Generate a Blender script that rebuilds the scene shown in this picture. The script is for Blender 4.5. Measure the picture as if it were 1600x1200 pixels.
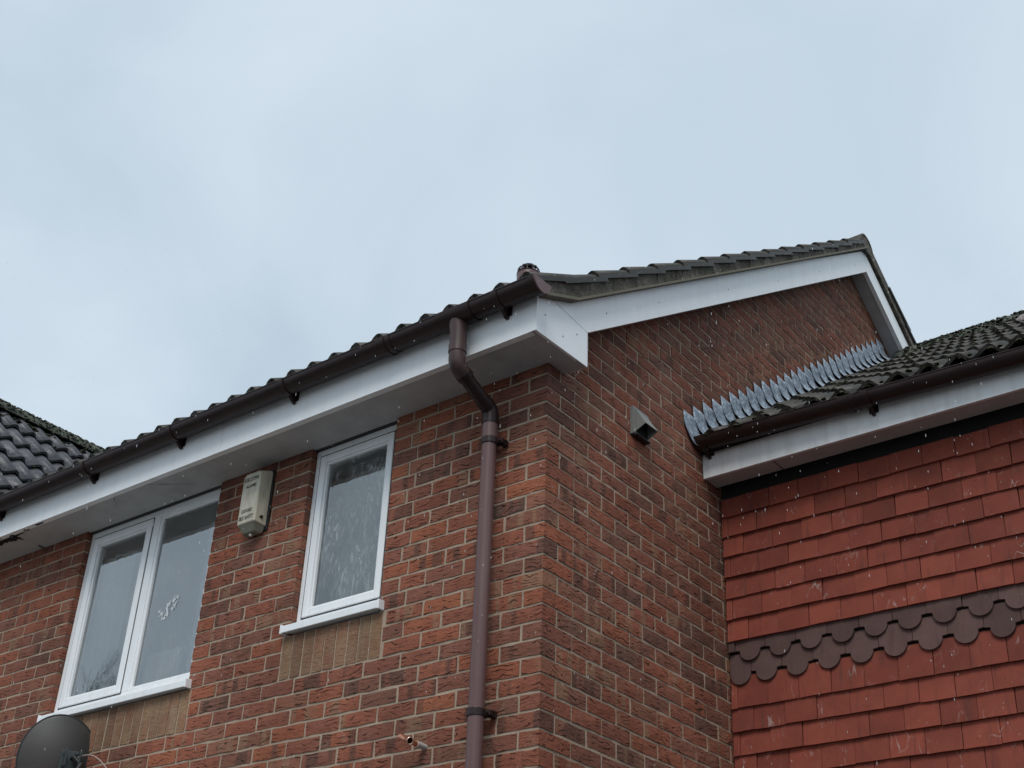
import bpy, math, random
from mathutils import Vector, Matrix, noise
random.seed(7)
for o in list(bpy.data.objects): bpy.data.objects.remove(o)
S = bpy.context.scene
C = S.collection
ZO = 4.76                     # metres from the ground to the mortar joint that is z = 0 below

# ------------------------------------------------------------------ camera
F_PX = 2009.34; CAM = Vector((3.0313, -4.0571, -3.1101))
RT = Vector((0.79402879, 0.6068292, 0.03572963)); UP = Vector((0.28844982, -0.4278678, 0.85657799)); FW = Vector((-0.53508409, 0.66984138, 0.51477912))
cam = bpy.data.cameras.new('camera'); camo = bpy.data.objects.new('camera', cam); C.objects.link(camo)
cam.sensor_width = 36; cam.lens = F_PX / 1600 * 36; cam.clip_end = 600; cam.clip_start = .02
m = Matrix((RT, UP, -FW)).transposed().to_4x4(); m.translation = CAM + Vector((0, 0, ZO)); camo.matrix_world = m
S.camera = camo
# ------------------------------------------------------------------ overcast sky and soft sun
SUN_EL, SUN_AZ = math.radians(52), math.radians(150)      # azimuth clockwise from +y
W = bpy.data.worlds.new('World'); S.world = W; W.use_nodes = True
nt = W.node_tree; N = nt.nodes; L = nt.links; N.clear()
wo = N.new('ShaderNodeOutputWorld'); bg = N.new('ShaderNodeBackground'); bg.inputs[1].default_value = .1
sky = N.new('ShaderNodeTexSky'); sky.sky_type = 'NISHITA'; sky.sun_disc = False; sky.sun_elevation = SUN_EL; sky.sun_rotation = SUN_AZ
tc = N.new('ShaderNodeTexCoord')
mp = N.new('ShaderNodeMapping'); mp.inputs['Scale'].default_value = (1, 1, 1.5); mp.inputs['Location'].default_value = (.37, .2, .1)
n1 = N.new('ShaderNodeTexNoise'); n1.inputs['Scale'].default_value = 2.3; n1.inputs['Detail'].default_value = 6; n1.inputs['Roughness'].default_value = .48; n1.inputs['Distortion'].default_value = .55
cr = N.new('ShaderNodeValToRGB'); e = cr.color_ramp.elements
e[0].position = .36; e[0].color = (4.05, 4.9, 5.7, 1); e[1].position = .66; e[1].color = (5.35, 6.15, 6.85, 1)
mx = N.new('ShaderNodeMix'); mx.data_type = 'RGBA'; mx.inputs[0].default_value = .94
L.new(tc.outputs['Generated'], mp.inputs[0]); L.new(mp.outputs[0], n1.inputs['Vector']); L.new(n1.outputs[0], cr.inputs[0])
L.new(sky.outputs[0], mx.inputs[6]); L.new(cr.outputs[0], mx.inputs[7]); L.new(mx.outputs[2], bg.inputs[0]); L.new(bg.outputs[0], wo.inputs[0])
sl = bpy.data.lights.new('sun', 'SUN'); sl.energy = 1.5; sl.angle = math.radians(26); sl.color = (1, .97, .93)
so = bpy.data.objects.new('sun', sl); C.objects.link(so); so.location = (0, -10, 20)
sd = Vector((math.sin(SUN_AZ) * math.cos(SUN_EL), math.cos(SUN_AZ) * math.cos(SUN_EL), math.sin(SUN_EL)))
so.rotation_euler = sd.to_track_quat('Z', 'Y').to_euler()
S.view_settings.view_transform = 'Standard'; S.view_settings.look = 'None'; S.view_settings.exposure = .4; S.view_settings.gamma = 1
S.view_settings.use_curve_mapping = False
S.render.resolution_x = 1024; S.render.resolution_y = 768

# ------------------------------------------------------------------ helpers
WL = {}                        # world position of each object (photo frame, z without ZO)
def link(name, data, parent=None, at=(0, 0, 0), kind=None):
    o = bpy.data.objects.new(name, data); C.objects.link(o); at = Vector(at)
    if parent is None: o.location = at + Vector((0, 0, ZO))
    else: o.parent = parent; o.location = at - WL[parent]
    WL[o] = at
    if kind: o['kind'] = kind
    return o
def thing(name, label, cat, at, group=None):
    o = link(name, None, None, at); o['label'] = label; o['category'] = cat; o.empty_display_size = .1
    if group: o['group'] = group
    return o
def tag(o, label, cat, group=None):
    o['label'] = label; o['category'] = cat
    if group: o['group'] = group
    return o
class MB:
    def __init__(s): s.v = []; s.f = []
    def add(s, vs, fs):
        b = len(s.v); s.v += [tuple(v) for v in vs]; s.f += [tuple(i + b for i in f) for f in fs]; return s
    def box(s, x0, x1, y0, y1, z0, z1):
        return s.add([(x0,y0,z0),(x1,y0,z0),(x1,y1,z0),(x0,y1,z0),(x0,y0,z1),(x1,y0,z1),(x1,y1,z1),(x0,y1,z1)],
                     [(0,3,2,1),(4,5,6,7),(0,1,5,4),(1,2,6,5),(2,3,7,6),(3,0,4,7)])
    def prism(s, poly, axis, a, b):     # poly: 2D outline in the other two axes
        def P(p, t): return {'x': (t, p[0], p[1]), 'y': (p[0], t, p[1]), 'z': (p[0], p[1], t)}[axis]
        n = len(poly)
        return s.add([P(p, a) for p in poly] + [P(p, b) for p in poly],
                     [tuple(range(n)), tuple(range(2*n-1, n-1, -1))] + [(i, (i+1) % n, n+(i+1) % n, n+i) for i in range(n)])
    def tube(s, pts, rs, seg=14, caps=True):
        pts = [Vector(p) for p in pts]; n = len(pts)
        if not hasattr(rs, '__len__'): rs = [rs] * n
        vs = []; ref = None
        for i, p in enumerate(pts):
            d = (pts[min(i+1, n-1)] - pts[max(i-1, 0)])
            if d.length < 1e-9: d = Vector((0, 0, 1))
            d.normalize()
            if ref is None: ref = d.orthogonal().normalized()
            ref = (ref - d * ref.dot(d)).normalized(); b = d.cross(ref)
            for k in range(seg):
                a = 2 * math.pi * k / seg; vs.append(p + (ref * math.cos(a) + b * math.sin(a)) * rs[i])
        fs = [(i*seg+k, i*seg+(k+1) % seg, (i+1)*seg+(k+1) % seg, (i+1)*seg+k) for i in range(n-1) for k in range(seg)]
        if caps: fs += [tuple(range(seg-1, -1, -1)), tuple(range((n-1)*seg, n*seg))]
        return s.add(vs, fs)
    def mesh(s, name, mat, smooth=False, origin=(0, 0, 0)):
        me = bpy.data.meshes.new(name); o = Vector(origin)
        me.from_pydata([tuple(Vector(v) - o) for v in s.v], [], s.f); me.update()
        if mat: me.materials.append(mat)
        if smooth:
            me.polygons.foreach_set('use_smooth', [True] * len(me.polygons))
            try: me.set_sharp_from_angle(angle=math.radians(40))
            except Exception: pass
        return me
    def build(s, name, mat, parent=None, at=None, smooth=False, kind=None):
        if at is None: at = s.v[0] if parent is None else WL[parent]
        return link(name, s.mesh(name, mat, smooth, at), parent, at, kind)
def bevel(o, w=.004, seg=2):
    b = o.modifiers.new('bevel', 'BEVEL'); b.width = w; b.segments = seg; b.limit_method = 'ANGLE'; b.angle_limit = math.radians(35); return o
def fn(x, y=0, z=0, s=1.0): return noise.noise(Vector((x, y, z)) * s)
def project(p):
    d = Vector(p) - CAM; z = d.dot(FW); return 800 + F_PX * d.dot(RT) / z, 600 - F_PX * d.dot(UP) / z, z

# ------------------------------------------------------------------ materials
class NM:
    def __init__(s, name):
        s.m = bpy.data.materials.new(name); s.m.use_nodes = True; s.t = s.m.node_tree; s.n = s.t.nodes; s.l = s.t.links
        s.b = s.n['Principled BSDF']
    def node(s, t, **k):
        nd = s.n.new('ShaderNode' + t)
        for a, v in k.items(): setattr(nd, a, v)
        return nd
    def set(s, sock, v):
        if hasattr(v, 'node'): s.l.new(v, sock)
        elif isinstance(v, (tuple, list)) and len(v) == 3 and sock.type == 'RGBA': sock.default_value = (*v, 1)
        else: sock.default_value = v
    def p(s, **k):
        for a, v in k.items(): s.set(s.b.inputs[a.replace('_', ' ')], v)
        return s
    def coord(s, kind='Object'): return s.node('TexCoord').outputs[kind]
    def mapping(s, vec, scale=(1, 1, 1), loc=(0, 0, 0)):
        n = s.node('Mapping'); s.set(n.inputs[0], vec); n.inputs['Scale'].default_value = scale; s.set(n.inputs['Location'], loc); return n.outputs[0]
    def noise(s, vec, scale, detail=4, rough=.55, dist=0, out=0):
        n = s.node('TexNoise'); s.set(n.inputs['Vector'], vec); n.inputs['Scale'].default_value = scale; n.inputs['Detail'].default_value = detail
        n.inputs['Roughness'].default_value = rough; n.inputs['Distortion'].default_value = dist; return n.outputs[out]
    def ramp(s, fac, stops, interp='LINEAR'):
        n = s.node('ValToRGB'); s.set(n.inputs[0], fac); cr = n.color_ramp; cr.interpolation = interp
        while len(cr.elements) < len(stops): cr.elements.new(.5)
        for e, (p, c) in zip(cr.elements, stops): e.position = p; e.color = (*c, 1) if len(c) == 3 else c
        return n.outputs[0]
    def mask(s, fac, a, b): return s.ramp(fac, [(a, (0, 0, 0)), (b, (1, 1, 1))] if a < b else [(b, (1, 1, 1)), (a, (0, 0, 0))])
    def mix(s, fac, a, b, blend='MIX'):
        n = s.node('Mix', data_type='RGBA', blend_type=blend); s.set(n.inputs[0], fac); s.set(n.inputs[6], a); s.set(n.inputs[7], b); return n.outputs[2]
    def math(s, op, a, b=0.0):
        n = s.node('Math', operation=op); s.set(n.inputs[0], a); s.set(n.inputs[1], b); return n.outputs[0]
    def bump(s, h, strength=.5, dist=.003, prev=None):
        n = s.node('Bump'); s.set(n.inputs['Height'], h); n.inputs['Strength'].default_value = strength; n.inputs['Distance'].default_value = dist
        if prev: s.l.new(prev, n.inputs['Normal'])
        return n.outputs[0]
    def attr(s, name, out): 
        n = s.node('Attribute', attribute_name=name); return n.outputs[out]
    def rnd(s, *off):           # per-piece random numbers: object random plus the 'rnd' attribute of joined pieces
        r = s.math('ADD', s.node('ObjectInfo').outputs['Random'], s.attr('rnd', 'Fac'))
        outs = []
        for k in off:
            n = s.node('TexWhiteNoise', noise_dimensions='1D'); s.set(n.inputs['W'], s.math('ADD', s.math('MULTIPLY', r, 37.7), k)); outs.append(n.outputs[0])
        return outs

def brick_mat(name, ramp, dark=(.12, .07, .055), buff=(.34, .2, .125), bandamt=.65, cre=.7):
    M = NM(name); loc = M.attr('loc', 'Vector'); r1, r2, r3, r4 = M.rnd(1.3, 5.1, 9.7, 14.9)
    cx = M.node('CombineXYZ'); M.set(cx.inputs[0], M.math('MULTIPLY', r1, 40.0)); M.set(cx.inputs[1], M.math('MULTIPLY', r2, 40.0)); M.set(cx.inputs[2], M.math('MULTIPLY', r3, 40.0))
    va = M.node('VectorMath', operation='ADD'); M.set(va.inputs[0], loc); M.set(va.inputs[1], cx.outputs[0]); v = va.outputs[0]
    base = M.ramp(r1, ramp, 'CONSTANT')
    tone = M.noise(v, 9, 3); base = M.mix(M.mask(tone, .35, .7), base, M.mix(.5, base, (.30, .10, .062)))
    # kiln bands: buff or dark stripes that cross the face where bricks were stacked on one another
    bx = M.noise(M.mapping(v, (16, 1.5, 1.5)), 1, 1, .4)
    band = M.math('MULTIPLY', M.mask(bx, .53, .6), M.mask(r2, .45, .55))
    base = M.mix(M.math('MULTIPLY', band, bandamt), base, M.mix(M.mask(r3, .5, .52), dark, buff))
    grit = M.noise(v, 160, 3, .7); base = M.mix(.55, base, M.ramp(grit, [(.3, (.62, .62, .62)), (.7, (1.35, 1.3, 1.25))]), 'MULTIPLY')
    # rustic drag creases
    w = M.node('TexWave', wave_type='BANDS', bands_direction='Z'); M.set(w.inputs['Vector'], M.mapping(v, (.55, 1, 1))); w.inputs['Scale'].default_value = 15
    w.inputs['Distortion'].default_value = 14; w.inputs['Detail'].default_value = 2.5; w.inputs['Detail Scale'].default_value = .9
    crease = M.math('MULTIPLY', M.mask(w.outputs['Fac'], .15, .02), M.mask(M.noise(v, 22, 2), .48, .62))
    base = M.mix(M.math('MULTIPLY', crease, cre), base, (.05, .028, .022))
    hh = M.math('SUBTRACT', M.math('ADD', M.math('MULTIPLY', M.noise(M.mapping(v, (.6, 1, 1.4)), 38, 4, .65), 1.0), M.math('MULTIPLY', grit, .35)), M.math('MULTIPLY', crease, 1.7*cre))
    # lime bloom
    base = M.mix(M.math('MULTIPLY', M.mask(M.noise(v, 14, 3), .62, .78), M.math('MULTIPLY', r4, .35)), base, (.42, .34, .28))
    pos = M.node('NewGeometry').outputs['Position']; damp = M.noise(M.mapping(pos, (1, 1, .55)), 1.6, 4, .6)
    base = M.mix(1.0, base, M.ramp(damp, [(.3, (.54, .535, .54)), (.62, (.87, .88, .89))]), 'MULTIPLY')
    M.p(Specular_IOR_Level=.15, Base_Color=base, Roughness=M.ramp(grit, [(.3, (.62, .62, .62)), (.7, (.9, .9, .9))]), Normal=M.bump(hh, 1.0, .007))
    return M.m
RED = [(0, (.36, .130, .080)), (.22, (.32, .122, .080)), (.42, (.39, .135, .076)), (.54, (.29, .122, .086)), (.68, (.25, .120, .085)), (.82, (.34, .150, .098)), (.92, (.19, .10, .078)), (.96, (.42, .150, .08))]
BRN = [(0, (.34, .130, .085)), (.2, (.30, .125, .085)), (.38, (.36, .135, .082)), (.52, (.27, .125, .088)), (.70, (.24, .125, .088)), (.82, (.31, .15, .1)), (.93, (.19, .105, .08))]
BUF = [(0, (.32, .21, .13)), (.3, (.35, .23, .135)), (.55, (.27, .175, .115)), (.8, (.38, .25, .15))]
m_brick = brick_mat('red_rustic_brick', RED); m_brick2 = brick_mat('brown_rustic_brick', BRN); m_buff = brick_mat('buff_stained_brick', BUF, (.16, .11, .075), (.36, .25, .16), .5, .12)
M = NM('mortar'); v = M.coord(); nn = M.noise(v, 7, 5); gg = M.noise(v, 220, 3, .7)
M.p(Base_Color=M.mix(.5, M.ramp(nn, [(.3, (.33, .25, .185)), (.7, (.48, .375, .285))]), M.ramp(gg, [(.3, (.7, .7, .7)), (.7, (1.2, 1.2, 1.2))]), 'MULTIPLY'), Roughness=.95, Specular_IOR_Level=.1, Normal=M.bump(M.math('ADD', gg, M.noise(v, 30, 3)), .7, .006)); m_mortar = M.m
def pvc(name, col, dirt, amt=.5, rough=.35, streak=(2, 2, .25), spec=.5):
    M = NM(name); v = M.coord(); d = M.noise(M.mapping(v, streak), 9, 5, .65); sp = M.noise(v, 60, 2)
    c = M.mix(M.math('MULTIPLY', M.mask(d, .42, .8), amt), col, dirt); c = M.mix(M.math('MULTIPLY', M.mask(sp, .72, .78), .5), c, dirt)
    M.p(Specular_IOR_Level=spec, Base_Color=c, Roughness=M.math('ADD', M.math('MULTIPLY', d, .25), rough - .1), Normal=M.bump(M.noise(v, 3, 2), .08, .01)); return M.m
m_white = pvc('white_plastic', (.84, .86, .87), (.58, .58, .55), .3, .3)
m_fascia = pvc('white_fascia_board', (.87, .89, .90), (.66, .67, .64), .3)
m_fascia2 = pvc('grimy_fascia_board', (.80, .82, .82), (.42, .41, .38), .5)
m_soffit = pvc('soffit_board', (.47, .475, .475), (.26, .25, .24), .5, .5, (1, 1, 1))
m_gutter = pvc('brown_gutter_plastic', (.024, .0125, .012), (.05, .032, .028), .5, .36, (1, 3, 3), .28)
m_pipe = pvc('faded_brown_pipe', (.125, .066, .064), (.175, .12, .115), .5, .35, (2, 2, .25), .4)
m_swan = pvc('brown_swan_neck_plastic', (.06, .033, .031), (.10, .07, .064), .5, .36, (2, 2, .25), .35)
m_dark = NM('dark_hole').p(Base_Color=(.01, .01, .01), Roughness=.9).m
m_seal = NM('dark_sealant').p(Base_Color=(.03, .03, .03), Roughness=.6).m
def tile_mat(name, a, b, lich=.5, spec=.5, ro=0.0):
    M = NM(name); v = M.attr('loc', 'Vector'); r1, r2 = M.rnd(2.2, 6.4)
    cx = M.node('CombineXYZ'); M.set(cx.inputs[0], M.math('MULTIPLY', r1, 30.0)); M.set(cx.inputs[1], M.math('MULTIPLY', r2, 30.0))
    va = M.node('VectorMath', operation='ADD'); M.set(va.inputs[0], v); M.set(va.inputs[1], cx.outputs[0]); v = va.outputs[0]
    n = M.noise(v, 14, 5, .65); g = M.noise(v, 130, 3, .7)
    c = M.mix(M.mask(n, .3, .72), a, b); c = M.mix(.3, c, M.mix(r1, (.6, .6, .6), (1.5, 1.5, 1.5)), 'MULTIPLY')
    c = M.mix(M.math('MULTIPLY', M.mask(M.noise(v, 38, 2), .66, .72), lich), c, (.16, .17, .145))
    M.p(Specular_IOR_Level=spec, Base_Color=c, Roughness=M.ramp(n, [(.3, (.12+ro,)*3), (.7, (.36+ro,)*3)]), Normal=M.bump(g, .35, .003)); return M.m
m_tile = tile_mat('wet_concrete_tile', (.05, .049, .056), (.085, .083, .09))
m_tile2 = tile_mat('wet_mossy_tile', (.021, .019, .015), (.048, .043, .034), .6, .3, .22)
M = NM('verge_mortar'); v = M.coord(); n = M.noise(v, 12, 6, .7); g = M.noise(v, 90, 3, .7)
c = M.ramp(n, [(.3, (.05, .044, .035)), (.5, (.12, .105, .085)), (.7, (.25, .225, .19))]); c = M.mix(M.mask(M.noise(M.mapping(v, (1, 3, .6)), 16, 2), .62, .75), c, (.2, .19, .165))
c = M.mix(M.math('MULTIPLY', M.mask(M.noise(v, 5, 3), .5, .7), .6), c, (.05, .058, .03))
M.p(Base_Color=c, Roughness=.9, Normal=M.bump(M.math('ADD', n, g), 1.0, .02)); m_verge = M.m
M = NM('moss'); v = M.coord(); n = M.noise(v, 25, 4, .7)
M.p(Base_Color=M.ramp(n, [(.25, (.012, .014, .008)), (.5, (.04, .045, .018)), (.72, (.085, .088, .05))]), Roughness=.95, Normal=M.bump(M.noise(v, 140, 3), .9, .01)); m_moss = M.m
M = NM('lichen_ridge'); v = M.coord(); n = M.noise(v, 20, 5, .7)
M.p(Base_Color=M.ramp(n, [(.28, (.03, .033, .025)), (.5, (.09, .1, .075)), (.72, (.17, .185, .16))]), Roughness=.95, Normal=M.bump(M.noise(v, 90, 3), .9, .01)); m_lichen = M.m
M = NM('lead_sheet'); v = M.attr('loc', 'Vector'); r1, r2 = M.rnd(3.3, 7.9)
va = M.node('VectorMath', operation='ADD'); M.set(va.inputs[0], v); cx = M.node('CombineXYZ'); M.set(cx.inputs[0], M.math('MULTIPLY', r1, 9.0)); M.set(cx.inputs[1], M.math('MULTIPLY', r2, 9.0)); M.set(va.inputs[1], cx.outputs[0]); v = va.outputs[0]
n = M.noise(M.mapping(v, (1, 9, 12)), 3.2, 4, .6, 1.2); n2 = M.noise(v, 30, 4)
c = M.ramp(n, [(.34, (.14, .17, .21)), (.5, (.26, .305, .36)), (.63, (.50, .56, .62))]); c = M.mix(M.mask(n2, .55, .75), c, (.25, .29, .34))
M.p(Base_Color=c, Metallic=.35, Roughness=M.ramp(n, [(.3, (.35, .35, .35)), (.7, (.55, .55, .55))]), Normal=M.bump(M.noise(v, 18, 3), .5, .006)); m_lead = M.m
def clay(name, a, b, bloom):
    M = NM(name); loc = M.attr('loc', 'Vector'); r1, r2, r3 = M.rnd(1.1, 4.2, 8.8)
    cx = M.node('CombineXYZ'); M.set(cx.inputs[0], M.math('MULTIPLY', r1, 30.0)); M.set(cx.inputs[1], M.math('MULTIPLY', r2, 30.0)); M.set(cx.inputs[2], M.math('MULTIPLY', r3, 30.0))
    va = M.node('VectorMath', operation='ADD'); M.set(va.inputs[0], loc); M.set(va.inputs[1], cx.outputs[0]); v = va.outputs[0]
    n = M.noise(v, 8, 4, .6); c = M.mix(M.mask(n, .3, .7), a, b); c = M.mix(.45, c, M.mix(r1, (.5, .48, .5), (1.5, 1.45, 1.4)), 'MULTIPLY')
    st = M.noise(M.mapping(v, (9, 1, 1.2)), 3, 3); c = M.mix(M.math('MULTIPLY', M.mask(st, .58, .72), .45), c, (.07, .032, .028))
    # pale lime runs left by water
    w = M.noise(M.mapping(v, (3.2, 1, 1.3)), 5.5, 2, .5, .8); ln = M.math('ABSOLUTE', M.math('SUBTRACT', w, .5)); ln = M.mask(ln, .02, .006)
    ln = M.math('MULTIPLY', ln, M.mask(M.noise(v, 7, 2), .56, .68)); c = M.mix(M.math('MULTIPLY', ln, bloom*2.2), c, (.45, .39, .36))
    c = M.mix(M.math('MULTIPLY', M.mask(M.noise(v, 13, 4), .55, .75), bloom * .5), c, (.30, .15, .12))
    c = M.mix(M.mask(M.noise(v, 95, 2), .7, .75), c, (.05, .025, .022))
    g = M.noise(v, 200, 3); M.p(Base_Color=c, Roughness=.75, Specular_IOR_Level=.2, Normal=M.bump(M.math('ADD', g, M.noise(v, 25, 3)), .3, .003)); return M.m
m_clay = clay('red_clay_tile', (.178, .046, .031), (.235, .058, .037), .2)
m_clayd = clay('dark_brown_clay_tile', (.085, .050, .045), (.11, .066, .058), .03)
def glass(name, ior, lo, hi, patch):
    M = NM(name); v = M.coord(); rn = M.noise(M.mapping(v, (1, 1, .3)), 70, 3, .6); bl = M.noise(M.mapping(v, (1, 1, .6)), 6, 5, .6)
    fr = M.node('Fresnel'); fr.inputs['IOR'].default_value = ior       # stands for the four faces of a double-glazed unit
    gl = M.node('BsdfGlossy'); gl.inputs['Color'].default_value = (.93, .96, .97, 1); M.set(gl.inputs['Roughness'], M.ramp(rn, [(.5, (.004, .004, .004)), (.8, (.06, .06, .06))]))
    M.set(gl.inputs['Normal'], M.bump(bl, .03, .02))
    tr = M.node('BsdfTransparent'); tr.inputs['Color'].default_value = (.9, .93, .92, 1)
    df = M.node('BsdfDiffuse'); df.inputs['Color'].default_value = (.72, .77, .78, 1)
    ms = M.node('MixShader'); M.set(ms.inputs[0], fr.outputs[0]); M.l.new(tr.outputs[0], ms.inputs[1]); M.l.new(gl.outputs[0], ms.inputs[2])
    film = M.mix(1.0, M.ramp(rn, [(.48, (lo,)*3), (.8, (hi,)*3)]), M.ramp(bl, [(.35, (1-patch,)*3), (.68, (1+patch*1.5,)*3)]), 'MULTIPLY')
    ms2 = M.node('MixShader'); M.set(ms2.inputs[0], film); M.l.new(ms.outputs[0], ms2.inputs[1]); M.l.new(df.outputs[0], ms2.inputs[2])
    M.l.new(ms2.outputs[0], M.n['Material Output'].inputs[0]); return M.m
m_glass = glass('window_glass', 3.6, .03, .12, .5); m_glass2 = glass('rain_marked_glass', 2.6, .03, .34, .9)
def plain(name, col, rough=.6, **k): return NM(name).p(Base_Color=col, Roughness=rough, **k).m
m_room = plain('room_paint', (.5, .49, .47), .9); m_curtain = plain('net_curtain', (.9, .92, .92), .9); m_voile = plain('grey_curtain', (.42, .45, .46), .9)
M = NM('alarm_plastic'); v = M.coord(); n = M.noise(M.mapping(v, (3, 3, 1)), 9, 5, .65)
M.p(Base_Color=M.mix(M.mask(n, .4, .75), (.56, .52, .41), (.36, .33, .25)), Roughness=.5); m_alarm = M.m
m_text = plain('printed_black', (.03, .03, .03), .7)
m_copper = plain('copper', (.62, .27, .17), .28, Metallic=.9); m_solder = plain('bright_copper_rim', (.85, .62, .5), .25, Metallic=.8); m_sleeve = plain('grey_plastic_sleeve', (.42, .4, .37), .5)
m_vent = pvc('grey_vent_plastic', (.23, .235, .22), (.14, .14, .125), .4, .45)
m_ventw = m_vent
m_metal = plain('grey_bracket_metal', (.06, .07, .07), .45, Metallic=.5); m_black = plain('black_plastic', (.012, .012, .013), .45); m_cable = plain('pinkish_grey_cable', (.33, .25, .22), .5)
M = NM('perforated_dish'); tr = M.node('BsdfTransparent'); ms = M.node('MixShader'); ms.inputs[0].default_value = .93
M.p(Base_Color=(.028, .029, .029), Roughness=.55); M.l.new(tr.outputs[0], ms.inputs[1]); M.l.new(M.b.outputs[0], ms.inputs[2]); M.l.new(ms.outputs[0], M.n['Material Output'].inputs[0]); m_dish = M.m
m_rim = plain('dish_rim_paint', (.3, .3, .29), .4)
m_card = plain('beige_card', (.85, .74, .56), .8); m_paper = plain('white_card_border', (.93, .93, .92), .8)
M = NM('wet_asphalt'); v = M.coord(); n = M.noise(v, .6, 6); g = M.noise(v, 60, 3)
M.p(Base_Color=M.mix(M.mask(n, .3, .7), (.035, .035, .037), (.06, .058, .056)), Roughness=M.mask(n, .2, 1.0), Normal=M.bump(g, .5, .01)); m_asph = M.m
M = NM('pale_bounce_paving'); v = M.coord(); n = M.noise(v, 2, 5); bt = M.node('TexBrick'); M.set(bt.inputs['Vector'], v); bt.inputs['Scale'].default_value = 1; bt.inputs['Color1'].default_value = (.3, .28, .25, 1); bt.inputs['Color2'].default_value = (.36, .34, .3, 1); bt.inputs['Mortar'].default_value = (.12, .11, .1, 1); bt.inputs['Mortar Size'].default_value = .012; bt.inputs['Brick Width'].default_value = .6; bt.inputs['Row Height'].default_value = .6
M.p(Base_Color=M.mix(.4, bt.outputs[0], M.ramp(n, [(.3, (.6, .6, .6)), (.7, (1.1, 1.1, 1.1))]), 'MULTIPLY'), Roughness=.5); m_pave = M.m
M = NM('raindrop'); tr = M.node('BsdfTransparent'); ms = M.node('MixShader'); ms.inputs[0].default_value = .36
M.p(Base_Color=(.9, .93, .95), Roughness=.1); M.l.new(tr.outputs[0], ms.inputs[1]); M.l.new(M.b.outputs[0], ms.inputs[2]); M.l.new(ms.outputs[0], M.n['Material Output'].inputs[0]); m_rain = M.m
m_bark = plain('bark', (.05, .042, .035), .95)

def locattr(me, scale=1):
    a = me.attributes.new('loc', 'FLOAT_VECTOR', 'POINT')
    a.data.foreach_set('vector', [c for v in me.vertices for c in v.co])

# ------------------------------------------------------------------ the setting: ground
g = MB().add([(-150, -150, -ZO), (150, -150, -ZO), (150, 150, -ZO), (-150, 150, -ZO)], [(0, 1, 2, 3)]).build('ground', m_asph, None, (0, 0, -ZO), kind='structure')
MB().box(-9, -2.4, -3.2, -.02, -ZO + .004, -ZO + .03).build('bounce_paving', m_pave, None, (-5, -1.6, -ZO), kind='structure')  # unseen pale slabs, added to bounce light up onto the left soffit

# ------------------------------------------------------------------ bricks
CK = .075
def brick_mesh(ln, ht, dep, seed, mat, ret=0):
    """front face in the plane y=0 centred on x,z; ret: also a dressed return face on the +x end"""
    rg = random.Random(seed); nx = max(2, round(ln / .05)); nz = 2; vs = []; fs = []
    for j in range(nz + 1):
        for i in range(nx + 1):
            ed = i in (0, nx) or j in (0, nz)
            x = -ln/2 + ln*i/nx; z = -ht/2 + ht*j/nz
            if j in (0, nz): z += rg.uniform(-.003, .0016) * (1 if j else -1)
            if i in (0, nx): x += rg.uniform(-.003, .0014) * (1 if i else -1)
            y = (.0016 if ed else 0) + rg.uniform(-.0008, .0008)
            if ret and i == nx: y = .001; x = ln/2
            vs.append((x, y, z))
    for j in range(nz):
        for i in range(nx): a = j*(nx+1)+i; fs.append((a, a+1, a+nx+2, a+nx+1))
    per = [i for i in range(nx+1)] + [j*(nx+1)+nx for j in range(1, nz+1)] + [nz*(nx+1)+i for i in range(nx-1, -1, -1)] + [j*(nx+1) for j in range(nz-1, 0, -1)]
    b = len(vs); vs += [(vs[i][0], dep, vs[i][2]) for i in per]; n = len(per)
    fs += [(per[k], b+k, b+(k+1) % n, per[(k+1) % n]) for k in range(n)]
    me = bpy.data.meshes.new('brick'); me.from_pydata(vs, [], fs); me.update(); me.materials.append(mat); locattr(me); return me
bcache = {}
def get_brick(ln, ht, dep, var, mat, ret=0):
    k = (round(ln, 3), round(ht, 3), round(dep, 3), var, mat.name, ret)
    if k not in bcache: bcache[k] = brick_mesh(ln, ht, dep, hash(k[:4]) & 0xffff, mat, ret)
    return bcache[k]
bricks = []     # (area in px, mesh, centre, rot z, wall)
def sees(p):
    x, y, z = project(p); return z > 0 and -20 < x < 1620 and -20 < y < 1220
def put_front(x0, x1, z0, z1, mat, ret=0, dep=.05, z_top=None):
    ln = x1 - x0
    if ln < .02: return
    me = get_brick(ln, z1 - z0, dep, random.randrange(6), mat, ret)
    cx, cz = (x0+x1)/2, (z0+z1)/2
    dx = random.uniform(-.0012, .0012) if not ret else 0; c = Vector((cx + dx, random.uniform(-.0015, .0012) if not ret else 0, cz + random.uniform(-.001, .001)))
    q = [project((x, 0, z)) for x, z in ((x0, z0), (x1, z0), (x1, z1), (x0, z1))]
    bricks.append((area(q) if sees(c) else 0, me, c, 0, 'front'))
def put_side(y0, y1, z0, z1, mat, dep=.05):
    ln = y1 - y0
    if ln < .02: return
    me = get_brick(ln, z1 - z0, dep, random.randrange(6), mat)
    c = Vector((random.uniform(-.0012, .0015), (y0+y1)/2 + random.uniform(-.0012, .0012), (z0+z1)/2 + random.uniform(-.001, .001)))
    q = [project((0, y, z)) for y, z in ((y0, z0), (y1, z0), (y1, z1), (y0, z1))]
    bricks.append((area(q) if sees(c) else 0, me, c, math.pi/2, 'side'))
def area(q): return abs(sum(q[i][0]*q[(i+1) % 4][1] - q[(i+1) % 4][0]*q[i][1] for i in range(4))) / 2
J = .0055
W1 = (-3.456, -2.25); W2 = (-1.535, -.94); XL = -5.7
def row_joints(k):
    odd = k % 2
    main = [0] + [-(.22 if odd else .1075) - .225*n for n in range(27)]
    lft = [(-3.569 if odd else -3.683) - .2265*n for n in range(10)]
    mid = [-2.02, -1.793] if odd else [-2.12, -1.893, -1.668]
    return main, lft, mid
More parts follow.
